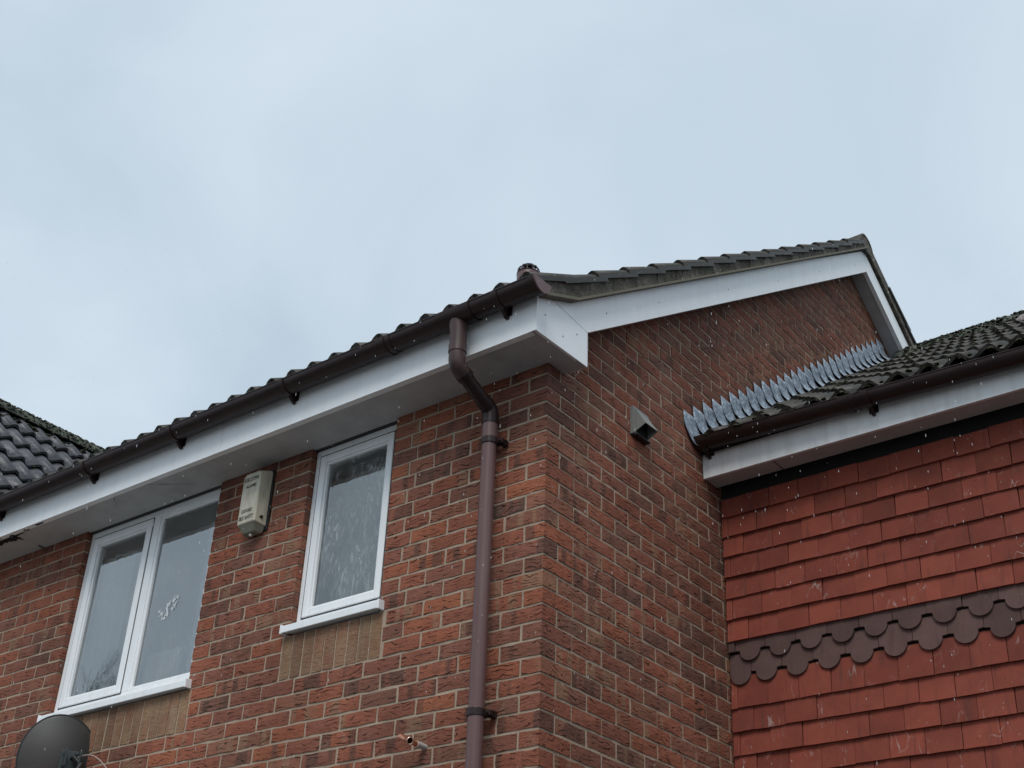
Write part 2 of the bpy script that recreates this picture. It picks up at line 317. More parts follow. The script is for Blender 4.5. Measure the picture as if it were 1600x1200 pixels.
def spans(js): return [(js[i+1], js[i]) for i in range(len(js)-1)]
KB = 28
for k in range(-2, KB):
    z1 = -CK*k - J; z0 = -CK*(k+1) + J; odd = k % 2
    main, lft, mid = row_joints(k)
    if k < 15 : segs = spans([W1[0]+J] + lft)                    # left of window one, its right edge is the jamb
    elif k < 18: segs = spans([x for x in main if x < W1[0]-.03])  ; segs = [( segs[0][1], -3.475)] + segs if segs else segs
    else: segs = []
    if k < 15: segs += spans([W1[1]-J+ (W2[0]-W1[1]) + 2*J] + [j for j in reversed(sorted(mid))] + [W1[1]-J]) if k < 13 else []
    if k < 13:
        r = [0] + ([-.22, -.445, -.67, -.828] if odd else [-.1075, -.3325, -.5575, -.7825]) + [W2[1]-J]
        segs += spans(r)
    elif k < 16:
        segs += spans([x for x in main if x > -.905] + [-.912])
        a = [x for x in main if -2.2 < x < -1.6]
        segs += spans([-1.572] + a + ([W1[1]-J] if k < 15 else [-2.215]))
    elif k < 18:
        segs += spans([x for x in main if x > -2.17] + [-2.215])
    else: segs += spans(main)
    for a, b in segs:
        a2 = a + J; b2 = b - J if b < -.001 else 0
        if a2 < XL: continue
        jamb = k < 15 and min(abs(b2-W1[0]), abs(b2-W2[0])) < .02; put_front(a2, b2, z0, z1, m_brick, 1 if b == 0 or jamb else 0, .1 if jamb else .05 if b < -.001 else (.098 if odd else .215))
for k0, x0, x1 in ((13, -1.572, -.912), (15, -3.475, -2.215)):     # soldier courses below the sills
    n = round((x1 - x0) / .0745); w = (x1 - x0) / n
    for i in range(n): put_front(x0 + w*i + .0045, x0 + w*(i+1) - .0045, -CK*(k0+3) + J, -CK*k0 - J, m_buff)
def barge_bottom(y): return .247 + .693*(y - .138) if y < 3.93 else .247 + .693*(7.722 - y)
def nroof(y): return .25 + .672*(y - 1.32)
for k in range(-42, KB):
    z1 = -CK*k - J; z0 = -CK*(k+1) + J; even = k % 2 == 0
    y = 0.2150 if even else .1025                # the corner brick's return
    if even and k > -5: put_side(.0, .215, z0, z1, m_brick2) if k < -2 else None
    js = [(.22 if even else .1075) + .225*n for n in range(-1, 24)]
    js = [j for j in js if j > .05]
    if k < -2: js = [.0] + js
    for a, b in zip(js, js[1:]):
        a2 = a + J; b2 = b - J; zc = (z0+z1)/2; yc = (a+b)/2
        if zc > max(barge_bottom(a2), barge_bottom(b2)) + .12: continue
        if zc < 0.15 and a2 > 1.62: continue
        if a2 > 1.62 and zc < nroof(b2) - .2: continue
        if a2 > 5.0: continue
        if k < -2 and a2 < .01: a2 = .0
        put_side(a2, b2, z0, z1, m_brick2)
# ------------------------------------------------------------------ the brick house
house = thing('brick_house', 'red brick house with white eaves, gable end and two upstairs windows', 'house', (-2.4, 3.9, -ZO))
fw = MB(); T = .11; Y0 = .0045
ZB, ZT = -ZO, .2
for a, b, c, d in ((XL, W1[0]-.006, ZB, ZT), (W1[0]-.006, W1[1]-.0006, ZB, -1.128), (W1[1]-.0006, W2[0]-.006, ZB, ZT), (W2[0]-.006, W2[1]-.0006, ZB, -.978), (W2[1]-.0006, -.115, ZB, ZT)): fw.box(a, b, Y0, T, c, d)
for a, b in (W1, W2): fw.box(a-.006, b+.006, .012, T, .068, ZT)
fw.box(-.115, -.0045, Y0, T, ZB, ZT)
front = fw.build('front_wall', m_mortar, house, (XL, 0, ZB))
gp = [(T, ZB), (7.7, ZB), (7.7, .2), (3.93, 2.9), (T, .27)]
side = MB().prism(gp, 'x', -.11, -.0045).build('side_wall', m_mortar, house, (0, 0, ZB))
bricks.sort(key=lambda b: -b[0])
for ar, me, c, rz, wl in bricks[:300]:
    o = link('brick', me, front if wl == 'front' else side, c); o.rotation_euler.z = rz
def join(items, name, parent, kind='stuff'):
    vs = []; fs = []; loc = []; rn = []; mats = []; mi = []
    for me, mat4 in items:
        b = len(vs); r = random.random()
        if me.materials[0] not in mats: mats.append(me.materials[0])
        ix = mats.index(me.materials[0])
        for v in me.vertices: vs.append(tuple(mat4 @ v.co)); loc.append(tuple(v.co)); rn.append(r)
        for p in me.polygons: fs.append(tuple(i + b for i in p.vertices)); mi.append(ix)
    m2 = bpy.data.meshes.new(name); org = WL[parent]
    m2.from_pydata([tuple(Vector(v) - org) for v in vs], [], fs); m2.update()
    for m_ in mats: m2.materials.append(m_)
    m2.polygons.foreach_set('material_index', mi)
    a = m2.attributes.new('loc', 'FLOAT_VECTOR', 'POINT'); a.data.foreach_set('vector', [c for l in loc for c in l])
    a = m2.attributes.new('rnd', 'FLOAT', 'POINT'); a.data.foreach_set('value', rn)
    if len(items) and items[0][0].polygons[0].use_smooth: m2.polygons.foreach_set('use_smooth', [True]*len(fs))
    return link(name, m2, parent, org, kind)
for wl, par in (('front', front), ('side', side)):
    rest = [(me, Matrix.Translation(c) @ Matrix.Rotation(rz, 4, 'Z')) for ar, me, c, rz, w2 in bricks[300:] if w2 == wl]
    if rest: join(rest, 'brickwork', par)
# rooms behind the windows
rm = MB()
for a, b in (W1, W2):
    rm.box(a - .35, b + .35, 2.2, 2.25, -2.3, .3); rm.box(a - .4, a - .35, .12, 2.2, -2.3, .3); rm.box(b + .35, b + .4, .12, 2.2, -2.3, .3)
    rm.box(a - .35, b + .35, .12, 2.2, .02, .05); rm.box(a - .35, b + .35, .12, 2.2, -2.35, -2.3)
rm.build('room', m_room, house)

# windows: frame, sash, pane, sill
def ring(mb, x0, x1, z0, z1, w, y0, y1, wb=None, wt=None):
    wb = wb or w; wt = wt or w
    mb.box(x0, x0+w, y0, y1, z0, z1); mb.box(x1-w, x1, y0, y1, z0, z1); mb.box(x0+w, x1-w, y0, y1, z0, z0+wb); mb.box(x0+w, x1-w, y0, y1, z1-wt, z1); return mb
def window(x0, x1, zb, zs, lights, name):
    w = link('window', None, house, ((x0+x1)/2, .03, zb)); w.empty_display_size = .1
    fr = MB(); ring(fr, x0+.002, x1-.002, zb, .047, .046, .036, .10)
    for l in lights:
        if l[0] == 'mull': fr.box(l[1], l[2], .0365, .10, zb+.046, .001)
    bevel(fr.build('frame', m_white, w), .003)
    for l in lights:
        if l[0] == 'sash':
            s = MB(); ring(s, l[1], l[2], l[3], l[4], l[5], .029, .09); bevel(s.build('sash', m_white, w), .006, 3)
            b = MB(); ring(b, l[1]+l[5]-.001, l[2]-l[5]+.001, l[3]+l[5]-.001, l[4]-l[5]+.001, .012, .04, .085); bevel(b.build('glazing_bead', m_white, w), .004)
            q = l[5] + .008; gx = (l[1]+q, l[2]-q, l[3]+q, l[4]-q)
            sl = MB(); ring(sl, l[1]-.006, l[2]+.006, l[3]-.006, l[4]+.006, .008, .0345, .0362); sl.build('seal', m_seal, w)
        elif l[0] == 'fixed':
            b = MB(); ring(b, l[1], l[2], l[3], l[4], .022, .041, .09); bevel(b.build('glazing_bead', m_white, w), .006, 3)
            gx = (l[1]+.02, l[2]-.02, l[3]+.02, l[4]-.02)
        else: continue
        g = MB().add([(gx[0], .056, gx[2]), (gx[1], .056, gx[2]), (gx[1], .056, gx[3]), (gx[0], .056, gx[3])], [(0, 1, 2, 3)]); g.build('pane', m_glass if name == 'w1' else m_glass2, w)
    s = MB().prism([(.03, zs+.014), (-.034, zs), (-.034, zs-.036), (-.026, zs-.036), (-.024, zs-.03), (.03, zs-.03)], 'x', x0-.022, x1+.022)
    bevel(s.build('sill', m_white, w), .003)
    for xx in (x0-.03, x1+.018): bevel(MB().box(xx, xx+.012, -.037, .004, zs-.04, zs+.006).build('sill_end_cap', m_white, w), .002)
    return w
win1 = window(W1[0], W1[1], -1.078, -1.086, [('sash', -3.413, -2.862, -1.036, .004, .048), ('mull', -2.868, -2.80), ('fixed', -2.802, -2.268, -1.034, .004)], 'w1')
win2 = window(W2[0], W2[1], -.925, -.934, [('sash', -1.497, -.978, -.885, .006, .042)], 'w2')
MB().box(W1[0], W1[1], .02, .1, .0475, .0545).build('head_gap', m_seal, win1); MB().box(W2[0], W2[1], .02, .1, .0475, .0545).build('head_gap', m_seal, win2)

# eaves boxes
SZ = .054; FY = -.262; VX = .125
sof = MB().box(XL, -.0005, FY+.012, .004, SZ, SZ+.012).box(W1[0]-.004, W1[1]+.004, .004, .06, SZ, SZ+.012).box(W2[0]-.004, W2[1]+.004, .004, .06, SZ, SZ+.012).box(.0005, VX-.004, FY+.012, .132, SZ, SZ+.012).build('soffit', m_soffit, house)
fas = MB().box(XL, VX-.03, FY, FY+.018, SZ-.006, .236).box(XL, VX-.03, FY+.018, FY+.035, SZ-.006, SZ).build('fascia', m_fascia, house)
MB().box(VX-.045, VX+.002, FY-.003, FY, SZ-.008, .236).build('corner_trim', m_white, fas)
for xx in (-2.02,): MB().box(xx, xx+.05, FY-.002, FY, SZ-.007, .236).build('joint_trim', m_white, fas)
bx = MB().prism([(FY, SZ-.008), (.139, SZ+.002), (.139, .246), (-.138, .272), (FY, .24)], 'x', VX-.014, VX).build('box_end', m_fascia, house)
MB().box(VX-.10, VX-.014, .126, .139, SZ+.002, .246).build('box_end_return', m_fascia, bx)
RY = 3.925
def bb(y): return .249 + .693*(y-.139)
za = bb(RY)
bg_f = MB().prism([(.139, .249), (RY, za), (RY, za+.2), (-.134, .276)], 'x', VX-.03, VX).build('bargeboard', m_fascia, house)
bg_r = MB().prism([(RY+.002, za), (8.0, za-.693*(8.0-RY)), (8.0, za+.2-.693*(8.0-RY)), (RY+.002, za+.2)], 'x', VX-.03, VX+.001).build('bargeboard', m_fascia, house)
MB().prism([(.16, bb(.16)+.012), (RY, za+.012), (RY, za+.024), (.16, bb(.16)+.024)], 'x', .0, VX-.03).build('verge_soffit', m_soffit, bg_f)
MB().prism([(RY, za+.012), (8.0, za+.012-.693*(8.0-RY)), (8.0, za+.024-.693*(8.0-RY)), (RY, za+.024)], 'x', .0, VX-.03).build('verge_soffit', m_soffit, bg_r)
for (yy, zz) in ((-.2, .16), (-.06, .12), (.05, .19), (.3, .45), (.8, .80), (1.6, 1.35), (2.3, 1.82), (3.0, 2.32), (3.7, 2.8)):
    MB().tube([(VX-.002, yy, zz), (VX+.002, yy, zz)], .0032, 8).build('nail_head', m_seal, bg_f if yy > .2 else bx)
# soffit damage at the far left: peeled grime along the front edge, and the arc scraped by the opening casement
dm = MB()
def blob(cx, cy, rx, ry, z, n=14, sd=0):
    return [(cx + rx*(1+.55*fn(i*1.7, sd))*math.cos(2*math.pi*i/n), cy + ry*(1+.55*fn(i*2.3, sd+9))*math.sin(2*math.pi*i/n), z) for i in range(n)]
for i, (cx, cy, rx, ry) in enumerate(((-4.05, -.215, .10, .03), (-3.86, -.232, .09, .016), (-3.7, -.24, .08, .010), (-3.95, -.19, .05, .018), (-3.6, -.243, .04, .008), (-4.2, -.2, .1, .035))):
    p = blob(cx, cy, rx, ry, SZ-.003-.001*i, 16, i*3.1); dm.add(p + [(x, y, SZ-.0005) for x, y, z in p], [tuple(range(15, -1, -1))] + [(k, (k+1) % 16, 16+(k+1) % 16, 16+k) for k in range(16)])
for i in range(70):
    t = random.random()**1.4; cx = -4.25 + .72*t + random.uniform(-.03, .03); cy = -.19 - .06*t + random.uniform(-.04, .025)*(1.1-t); r_ = random.uniform(.006, .02)*(1.2-t)
    p = blob(cx, max(cy, -.246), r_*1.7, r_*.7, SZ-.002-.0001*i, 7, i*1.3); dm.add(p + [(x, y, SZ-.0005) for x, y, z in p], [tuple(range(6, -1, -1))] + [(k, (k+1) % 7, 7+(k+1) % 7, 7+k) for k in range(7)])
dm.build('peeled_patch', m_dark, sof)
arc = [(-2.40, -.075), (-2.465, -.118), (-2.609, -.213), (-2.757, -.245), (-2.885, -.238), (-2.955, -.194), (-3.014, -.106)]
ap = []
for i in range(len(arc)-1):
    for t in range(4): ap.append(tuple(arc[i][c] + (arc[i+1][c]-arc[i][c])*t/4 for c in (0, 1)))
sc = MB()
for i in range(len(ap)-1):
    (x0, y0), (x1, y1) = ap[i], ap[i+1]; d = Vector((x1-x0, y1-y0)).normalized(); w = .0018 + .0016*fn(i*.6); nx_, ny_ = -d.y*w, d.x*w
    sc.add([(x0-nx_, y0-ny_, SZ-.0012), (x1-nx_, y1-ny_, SZ-.0012), (x1+nx_, y1+ny_, SZ-.0012), (x0+nx_, y0+ny_, SZ-.0012)], [(0, 1, 2, 3)])
sc.build('scraped_arc', plain('scuff_mark', (.13, .12, .11), .8), sof)

# ------------------------------------------------------------------ roof tiles
TW, TL = .30, .42
def wave(u, amp=.043):
    t = ((u - .12)/.15 + .68) % 1
    return amp * ((.5 - .5*math.cos(math.pi*t/.68)) if t < .68 else (.5 + .5*math.cos(math.pi*(t-.68)/.32)))
def rtile(seed, amp):
    rg = random.Random(seed); nu = 20; th = .02; vs = []; fs = []
    for lvl in (0, 1):
        for v in (0, TL):
            for i in range(nu+1):
                u = TW*i/nu
                vs.append((u, v + (rg.uniform(-.003, .003) if v == 0 else 0), wave(u, amp) - lvl*th + rg.uniform(-.0008, .0008)))
    n = nu+1
    for i in range(nu):
        fs.append((i, i+1, n+i+1, n+i)); fs.append((2*n+i+1, 2*n+i, 3*n+i, 3*n+i+1)); fs.append((i+1, i, 2*n+i, 2*n+i+1))
    fs.append((n-1, 3*n-1, 4*n-1, 2*n-1)); fs.append((0, n, 3*n, 2*n))
    me = bpy.data.meshes.new('roof_tile'); me.from_pydata(vs, [], fs); me.update()
    me.polygons.foreach_set('use_smooth', [f[0] < n and f[2] > n - 1 and len(set(f)) == 4 and max(f) < 2*n for f in fs])
    locattr(me); return me
def tileset(mat, amp=.043, n=5):
    out = []
    for i in range(n): me = rtile(i*13 + 5, amp); me.materials.append(mat); out.append(me)
    return out
ts_main = tileset(m_tile2); ts_wing = tileset(m_tile, .044); ts_n = tileset(m_tile2)
def tmat(p, across, up):          # tile frame: u across, v up the slope
    a = Vector(across).normalized(); b = Vector(up).normalized(); n = a.cross(b)
    m = Matrix((a, b, n)).transposed().to_4x4(); m.translation = Vector(p); return m
def tiles(roof, plist, meshes, limit=300):
    rest = []
    for i, (p, a, b, keep) in enumerate(plist):
        me = random.choice(meshes); j = random.uniform(-.008, .008); a = Vector(a) + Vector((0, 0, j*.6)); a -= Vector(b).normalized()*a.dot(Vector(b).normalized())
        m = tmat(p, a, b)
        if keep and limit > 0:
            limit -= 1; o = link('roof_tile', me, roof, m.translation); lm = m.copy(); lm.translation = Vector(m.translation) - WL[roof]; o.matrix_local = lm
        else: rest.append((me, m))
    if rest: join(rest, 'roof_tiling', roof)
th = math.atan(.69)
rb = MB().prism([(-.25, .235), (RY, .235 + .69*(RY+.25)), (8.05, .235), (8.05, .19), (RY, .19 + .69*(RY+.25)), (-.25, .205)], 'x', XL-.5, VX-.031)
roof = rb.build('roof', m_seal, house, (-2.4, RY, .2))
rows = [(-.345, .262)] + [(-.101 + .2785*r, .388 + .69*.2785*r) for r in range(15)]
pl = []
cols = [.165 - TW*(i+1) for i in range(20)]
for r, (y, z) in enumerate(rows):
    if y > 3.7: continue
    up = (0, 1, .55 if r == 0 else .615)
    for c, x in enumerate(cols): pl.append(((x, y, z + random.uniform(-.002, .002)), (1, 0, 0), up, r == 0 or c == 0))
tiles(roof, pl, ts_main)
# verge: bedding mortar stepped under each tile, thin undercloak strip below it
vg = MB(); PX = .150
def ucl(y): return .254 + .45*(y+.214) if y < 0 else .350 + .70*y
for r, (y, z) in enumerate(rows):
    if y > 3.85: continue
    y2 = rows[r+1][0] if r+1 < len(rows) else RY; y2 = min(y2, RY)
    sl = .55 if r == 0 else .615
    ys = [y + .012 + (y2 - y)*t/4 for t in range(5)]
    for ya, yb in zip(ys, ys[1:]):
        t0, t1 = z + sl*(ya-y) + .02, z + sl*(yb-y) + .02
        vg.prism([(ya, ucl(ya)+.004), (yb, ucl(yb)+.004), (yb, max(t1, ucl(yb)+.01)), (ya, max(t0, ucl(ya)+.01))], 'x', .10, PX + .009*fn(ya*6, 3) + random.uniform(-.002, .002))
vg.build('verge_mortar', m_verge, roof)
uc = MB()
for ya, yb in zip([-.25, 0.0], [0.0, RY]): uc.prism([(ya, ucl(ya)-.012), (yb, ucl(yb)-.012), (yb, ucl(yb)+.003), (ya, ucl(ya)+.003)], 'x', .05, .172)
uc.build('undercloak', plain('undercloak_board', (.15, .135, .10), .9), roof)
# rear slope verge
rv = MB(); zr = lambda y: ucl(RY) - .693*(y-RY)
rv.prism([(RY, zr(RY)), (8.05, zr(8.05)), (8.05, zr(8.05)+.12), (RY, zr(RY)+.12)], 'x', .06, PX)
rv.build('verge_mortar', m_verge, roof)
pl = []
for r in range(14):
    y = 7.99 - .2785*r; z = zr(y) + .085
    if y > 5.6 or y < 4.38: continue
    pl.append(((.165, y, z+.02), (-1, 0, 0), (0, -1, .615), True))
tiles(roof, pl, ts_main)
def ridge_run(parent, p0, p1, r, mat, n, name='ridge_tile', sag=.06):
    p0 = Vector(p0); p1 = Vector(p1); d = (p1-p0)/n; ax = d.normalized(); sd_ = ax.cross(Vector((0, 0, 1))).normalized()
    for i in range(n):
        mb = MB(); vs = []; K = 10
        for a_ in (0, 1):
            q = p0 + d*(i+a_) + ax*(.0 if a_ else .008)
            for rr in (r*(1.0 if a_ == 0 else .985), r-.016):
                for k in range(K+1):
                    t = math.pi*k/K; j = 1 + .03*fn(q.x*7+k, q.y*7, 2); vs.append(q + sd_*math.cos(t)*rr*j + Vector((0, 0, math.sin(t)*rr*j)))
        n1 = K+1; fs = []
        for k in range(K):
            fs += [(k, k+1, 2*n1+k+1, 2*n1+k), (n1+k+1, n1+k, 3*n1+k, 3*n1+k+1), (k+1, k, n1+k, n1+k+1), (2*n1+k, 2*n1+k+1, 3*n1+k+1, 3*n1+k)]
        fs += [(0, 2*n1, 3*n1, n1), (n1-1, 2*n1-1, 4*n1-1, 3*n1-1)]
        mb.add(vs, fs); mb.build(name, mat, parent)
zr_top = rows[-1][1] + .645*(RY - rows[-1][0]) if rows[-1][0] < RY else .387 + .69*(RY+.101)
ridge_run(roof, (.165, RY, 3.10), (-5.7, RY, 3.10), .115, m_verge, 13)
MB().prism([(RY-.12, ucl(RY-.12)+.02), (RY+.1, ucl(RY-.08)+.02), (RY+.085, 3.13), (RY+.04, 3.19), (RY-.04, 3.19), (RY-.1, 3.13)], 'x', .07, PX+.003).build('ridge_end_mortar', m_verge, roof)

# moss clumps
def moss(parent, spots, name='moss', mat=None):
    mb = MB()
    base = [(0, 0, 1)] + [(math.cos(a)*math.cos(e_), math.sin(a)*math.cos(e_), math.sin(e_)) for e_ in (.7, .05) for a in [i*math.pi/3 + (e_ > .5)*.5 for i in range(6)]]
    fs = [(0, 1+i, 1+(i+1) % 6) for i in range(6)] + [(1+i, 7+i, 7+(i+1) % 6) for i in range(6)] + [(1+i, 7+(i+1) % 6, 1+(i+1) % 6) for i in range(6)]
    for (p, r, h) in spots:
        mb.add([(p[0]+b[0]*r*random.uniform(.7, 1.25), p[1]+b[1]*r*random.uniform(.7, 1.25), p[2]+b[2]*h*random.uniform(.7, 1.2)-h*.2) for b in base], fs)
    if mb.v: return mb.build(name, mat or m_moss, parent, smooth=True, kind='stuff')

# ------------------------------------------------------------------ neighbour house with hung tiles
nb = thing('tile_hung_house', 'adjoining house with red hung wall tiles, scalloped dark band and mossy roof', 'house', (1.6, 1.6, -ZO))
XR = 2.75
nwall = MB().box(.002, XR, 1.612, 1.75, -ZO, .2).build('wall', m_dark, nb, (0, 1.6, -ZO))  # near-black colour paints in the shade of the gap above the tiles
def ptile(ln, ht, club, seed, mat):
    rg = random.Random(seed); th = .0145
    if club:
        r = .056; out = [(-ln/2, ht), (-ln/2, .062)]
        out += [(-r, .058)] + [(-r*math.cos(t), .054 - .054*math.sin(t)) for t in [math.pi*i/12 for i in range(0, 13)]] + [(r, .058)]
        out += [(ln/2, .062), (ln/2, ht)]; th = .014
    else: out = [(-ln/2, ht), (-ln/2, rg.uniform(0, .0015)), (-ln/6, rg.uniform(-.001, .001)), (ln/6, rg.uniform(-.001, .001)), (ln/2, rg.uniform(0, .0015)), (ln/2, ht)]
    out = out[::-1]; n = len(out)
    cam_ = .0025 if not club else .001
    V = [(x, -th - cam_*(1-(2*x/ln)**2), z) for x, z in out] + [(x, -cam_*(1-(2*x/ln)**2), z) for x, z in out]
    me = bpy.data.meshes.new('wall_tile'); me.from_pydata(V, [], [tuple(range(n-1, -1, -1)), tuple(range(n, 2*n))] + [(i, (i+1) % n, n+(i+1) % n, n+i) for i in range(n)]); me.update(); me.materials.append(mat); locattr(me); return me
tcache = {}
GA = .1162; tt = 0
for n in range(1, 19):
    zb = -.004 - GA*n; club = n in (8, 9); ph = (.042 if n % 2 == 0 else .126) - .168
    e0 = ph
    while e0 < XR - .05:
        a, b = max(e0, .006), min(e0 + .168, XR)
        if b - a > .03:
            full = b - a > .16; cl = club and (full or b - a > .1); key = (round(b-a, 3), cl, random.randrange(5), club, n == 1)
            if key not in tcache: tcache[key] = ptile(b - a - .003, .112 if n == 1 or (club and not cl) else .165, cl, hash(key[:3]) & 0xffff, m_clayd if club else m_clay)
            c = Vector(((a+b)/2 + random.uniform(-.001, .001), 1.598 + random.uniform(-.002, .002), zb + random.uniform(-.002, .002)))
            if n == 1: c.z += random.uniform(-.004, .004)
            if club and not cl: c.z += .06
            o = link('wall_tile', tcache[key], nwall, c); o.rotation_euler = (-.105 + random.uniform(-.02, .02), random.uniform(-.014, .014) if not club else 0, 0); tt += 1
        e0 += .168
NFY = 1.42; NSZ = .056
nf = MB().box(.001, XR+.1, NFY, NFY+.018, NSZ-.006, .215).build('fascia', m_fascia2, nb)
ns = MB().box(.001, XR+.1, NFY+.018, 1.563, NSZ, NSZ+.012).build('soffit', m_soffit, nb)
MB().box(.4, .404, NFY+.02, 1.56, NSZ-.002, NSZ).build('joint', m_seal, ns)
NRY, NRZ = 4.6, 2.42
nroof_o = MB().prism([(1.40, .20), (NRY, NRZ-.06), (7.8, .20), (7.8, .16), (NRY, NRZ-.12), (1.40, .18)], 'x', .001, XR+.1).build('roof', m_seal, nb, (1.4, 1.4, .2))
pl = []; ms_ = []
for r in range(12):
    y = 1.315 + .2785*r; z = .226 + .675*(y-1.315)
    if y > NRY-.1: break
    for c in range(9):
        x = .004 + TW*c
        pl.append(((x, y + random.uniform(-.006, .006), z + random.uniform(-.003, .003)), (1, 0, 0), (0, 1, .595), True))
        for hq in (.12, .27):
            for _ in range(4 if random.random() < .85 else 1):
                rr = random.uniform(.007, .02); ms_.append(((x + hq + random.uniform(-.05, .05), y + random.uniform(-.012, .02), z + .022 + random.uniform(-.02, .008)), rr, rr*.8))
        if x < .5 and r > 0:
            for _ in range(10):
                rr = random.uniform(.01, .024); xx = random.uniform(.13, .45); yy = random.uniform(0, .26); ms_.append(((xx, y + yy, z + wave((xx-.004) % .3) + .615*yy - .004), rr, rr*.7))
tiles(nroof_o, pl, ts_n)
moss(nroof_o, ms_)
ridge_run(nroof_o, (.05, NRY, NRZ-.02), (XR+.1, NRY, NRZ-.02), .11, m_lichen, 6)
moss(nroof_o, [((random.uniform(.15, XR), NRY + .115*math.sin(_*1.3)-.02, NRZ - .03 + .105*abs(math.cos(_*1.3))), random.uniform(.006, .02), random.uniform(.005, .015)) for _ in range(1300)], 'moss', m_lichen)
# domed cowl on that roof, cut by the right edge of the frame
cw = thing('roof_cowl', 'pale rounded vent cowl on the mossy tiles at the right edge', 'vent cowl', (1.20, 3.98, 2.03))
vs = []; K = 16
for i in range(6):
    t = i/5*math.pi/2
    for k in range(K): vs.append((1.20 + .085*math.cos(t)*math.cos(2*math.pi*k/K), 3.98 + .085*math.cos(t)*math.sin(2*math.pi*k/K), 2.0 + .085*math.sin(t)))
MB().add(vs, [(i*K+k, i*K+(k+1) % K, (i+1)*K+(k+1) % K, (i+1)*K+k) for i in range(5) for k in range(K)] + [tuple(range(K))]).build('dome', plain('pinkish_grey_cowl', (.2, .15, .135), .25), cw, smooth=True)
MB().tube([(1.20, 3.98, 1.9), (1.20, 3.98, 2.0)], .06, 16).build('pipe', m_gutter, cw, smooth=True)

# ------------------------------------------------------------------ cross wing at the left
wg = thing('cross_wing_house', 'house beyond the gutter with wet grey pantiled slope and mossy ridge', 'house', (-5.65, 2.5, -ZO))
WX, WZ = -5.62, 1.76; wt = math.radians(45)
MB().prism([(WX-1.3, -ZO), (WX+.55, -ZO), (WX+.55, WZ-.62*.9-.2), (WX, WZ-.12), (WX-1.3, WZ-1.3*.9-.1)], 'y', .35, 5.6).build('wall', m_brick, wg)
tn = math.tan(wt)
wr = MB().prism([(WX-1.6, WZ-1.6*tn-.06), (WX, WZ-.06), (WX+1.6, WZ-1.6*tn-.06), (WX+1.6, WZ-1.6*tn-.1), (WX, WZ-.1), (WX-1.6, WZ-1.6*tn-.1)], 'y', -.12, 5.6).build('roof', m_seal, wg, (WX, 0, WZ))
pl = []; ms_ = []
for r in range(7):
    s = .10 + .343*r + .04; x = WX + (s + .25)*math.cos(wt); z = WZ - (s + .25)*math.sin(wt) + .03
    for c in range(14):
        y = -.2 + TW*c
        pl.append(((x, y, z), (0, 1, 0), (-math.cos(wt-.1), 0, math.sin(wt-.1)), True))
        for hq in (.05, .12, .2, .27):
            if random.random() < .55:
                rr = random.uniform(.006, .014); ms_.append(((x + random.uniform(-.01, .01), y + hq + random.uniform(-.03, .03), z + wave(hq) - .004), rr, rr))
tiles(wr, pl, ts_wing)
moss(wr, ms_)
ridge_run(wr, (WX, -.15, WZ-.02), (WX, 5.5, WZ-.02), .10, m_lichen, 13)
moss(wr, [((WX + random.uniform(-.03, .13), random.uniform(.0, 4), 0), random.uniform(.01, .03), random.uniform(.01, .025)) for _ in range(0)], 'moss', m_lichen)
sp = []
for _ in range(1500):
    a = random.uniform(-.2, 1.7); sp.append(((WX + .10*math.sin(a), random.uniform(0, 4.2), WZ - .02 + .10*math.cos(a)), random.uniform(.006, .017), random.uniform(.004, .011)))
moss(wr, sp, 'moss', m_lichen)
moss(wr, [((WX + .115 + random.uniform(-.02, .03), random.uniform(0, 4.2), WZ - .1 + random.uniform(-.03, .03)), random.uniform(.008, .022), random.uniform(.006, .016)) for _ in range(700)], 'moss')

# ------------------------------------------------------------------ gutters
def trough(mb, p0, p1, r, th=.004, seg=14, a0=0.0):
    p0 = Vector(p0); p1 = Vector(p1); vs = []
    for p in (p0, p1):
        for rr in (r, r-th):
            for k in range(seg+1):
                t = math.pi + math.pi*k/seg; vs.append(p + Vector((0, math.cos(t)*rr, math.sin(t)*rr)))
    n = seg+1; fs = []
    for k in range(seg): fs += [(k, k+1, 2*n+k+1, 2*n+k), (n+k+1, n+k, 3*n+k, 3*n+k+1), (k, n+k, n+k+1, k+1), (2*n+k+1, 3*n+k+1, 3*n+k, 2*n+k)]
    fs += [(0, 2*n, 3*n, n), (n-1, 2*n-1, 4*n-1, 3*n-1)]
    return mb.add(vs, fs)
def halfdisc(mb, p, r, t):
    pts = [(p[1] + r*math.cos(math.pi + math.pi*k/16), p[2] + r*math.sin(math.pi + math.pi*k/16)) for k in range(17)]
    return mb.prism(pts, 'x', p[0], p[0]+t)
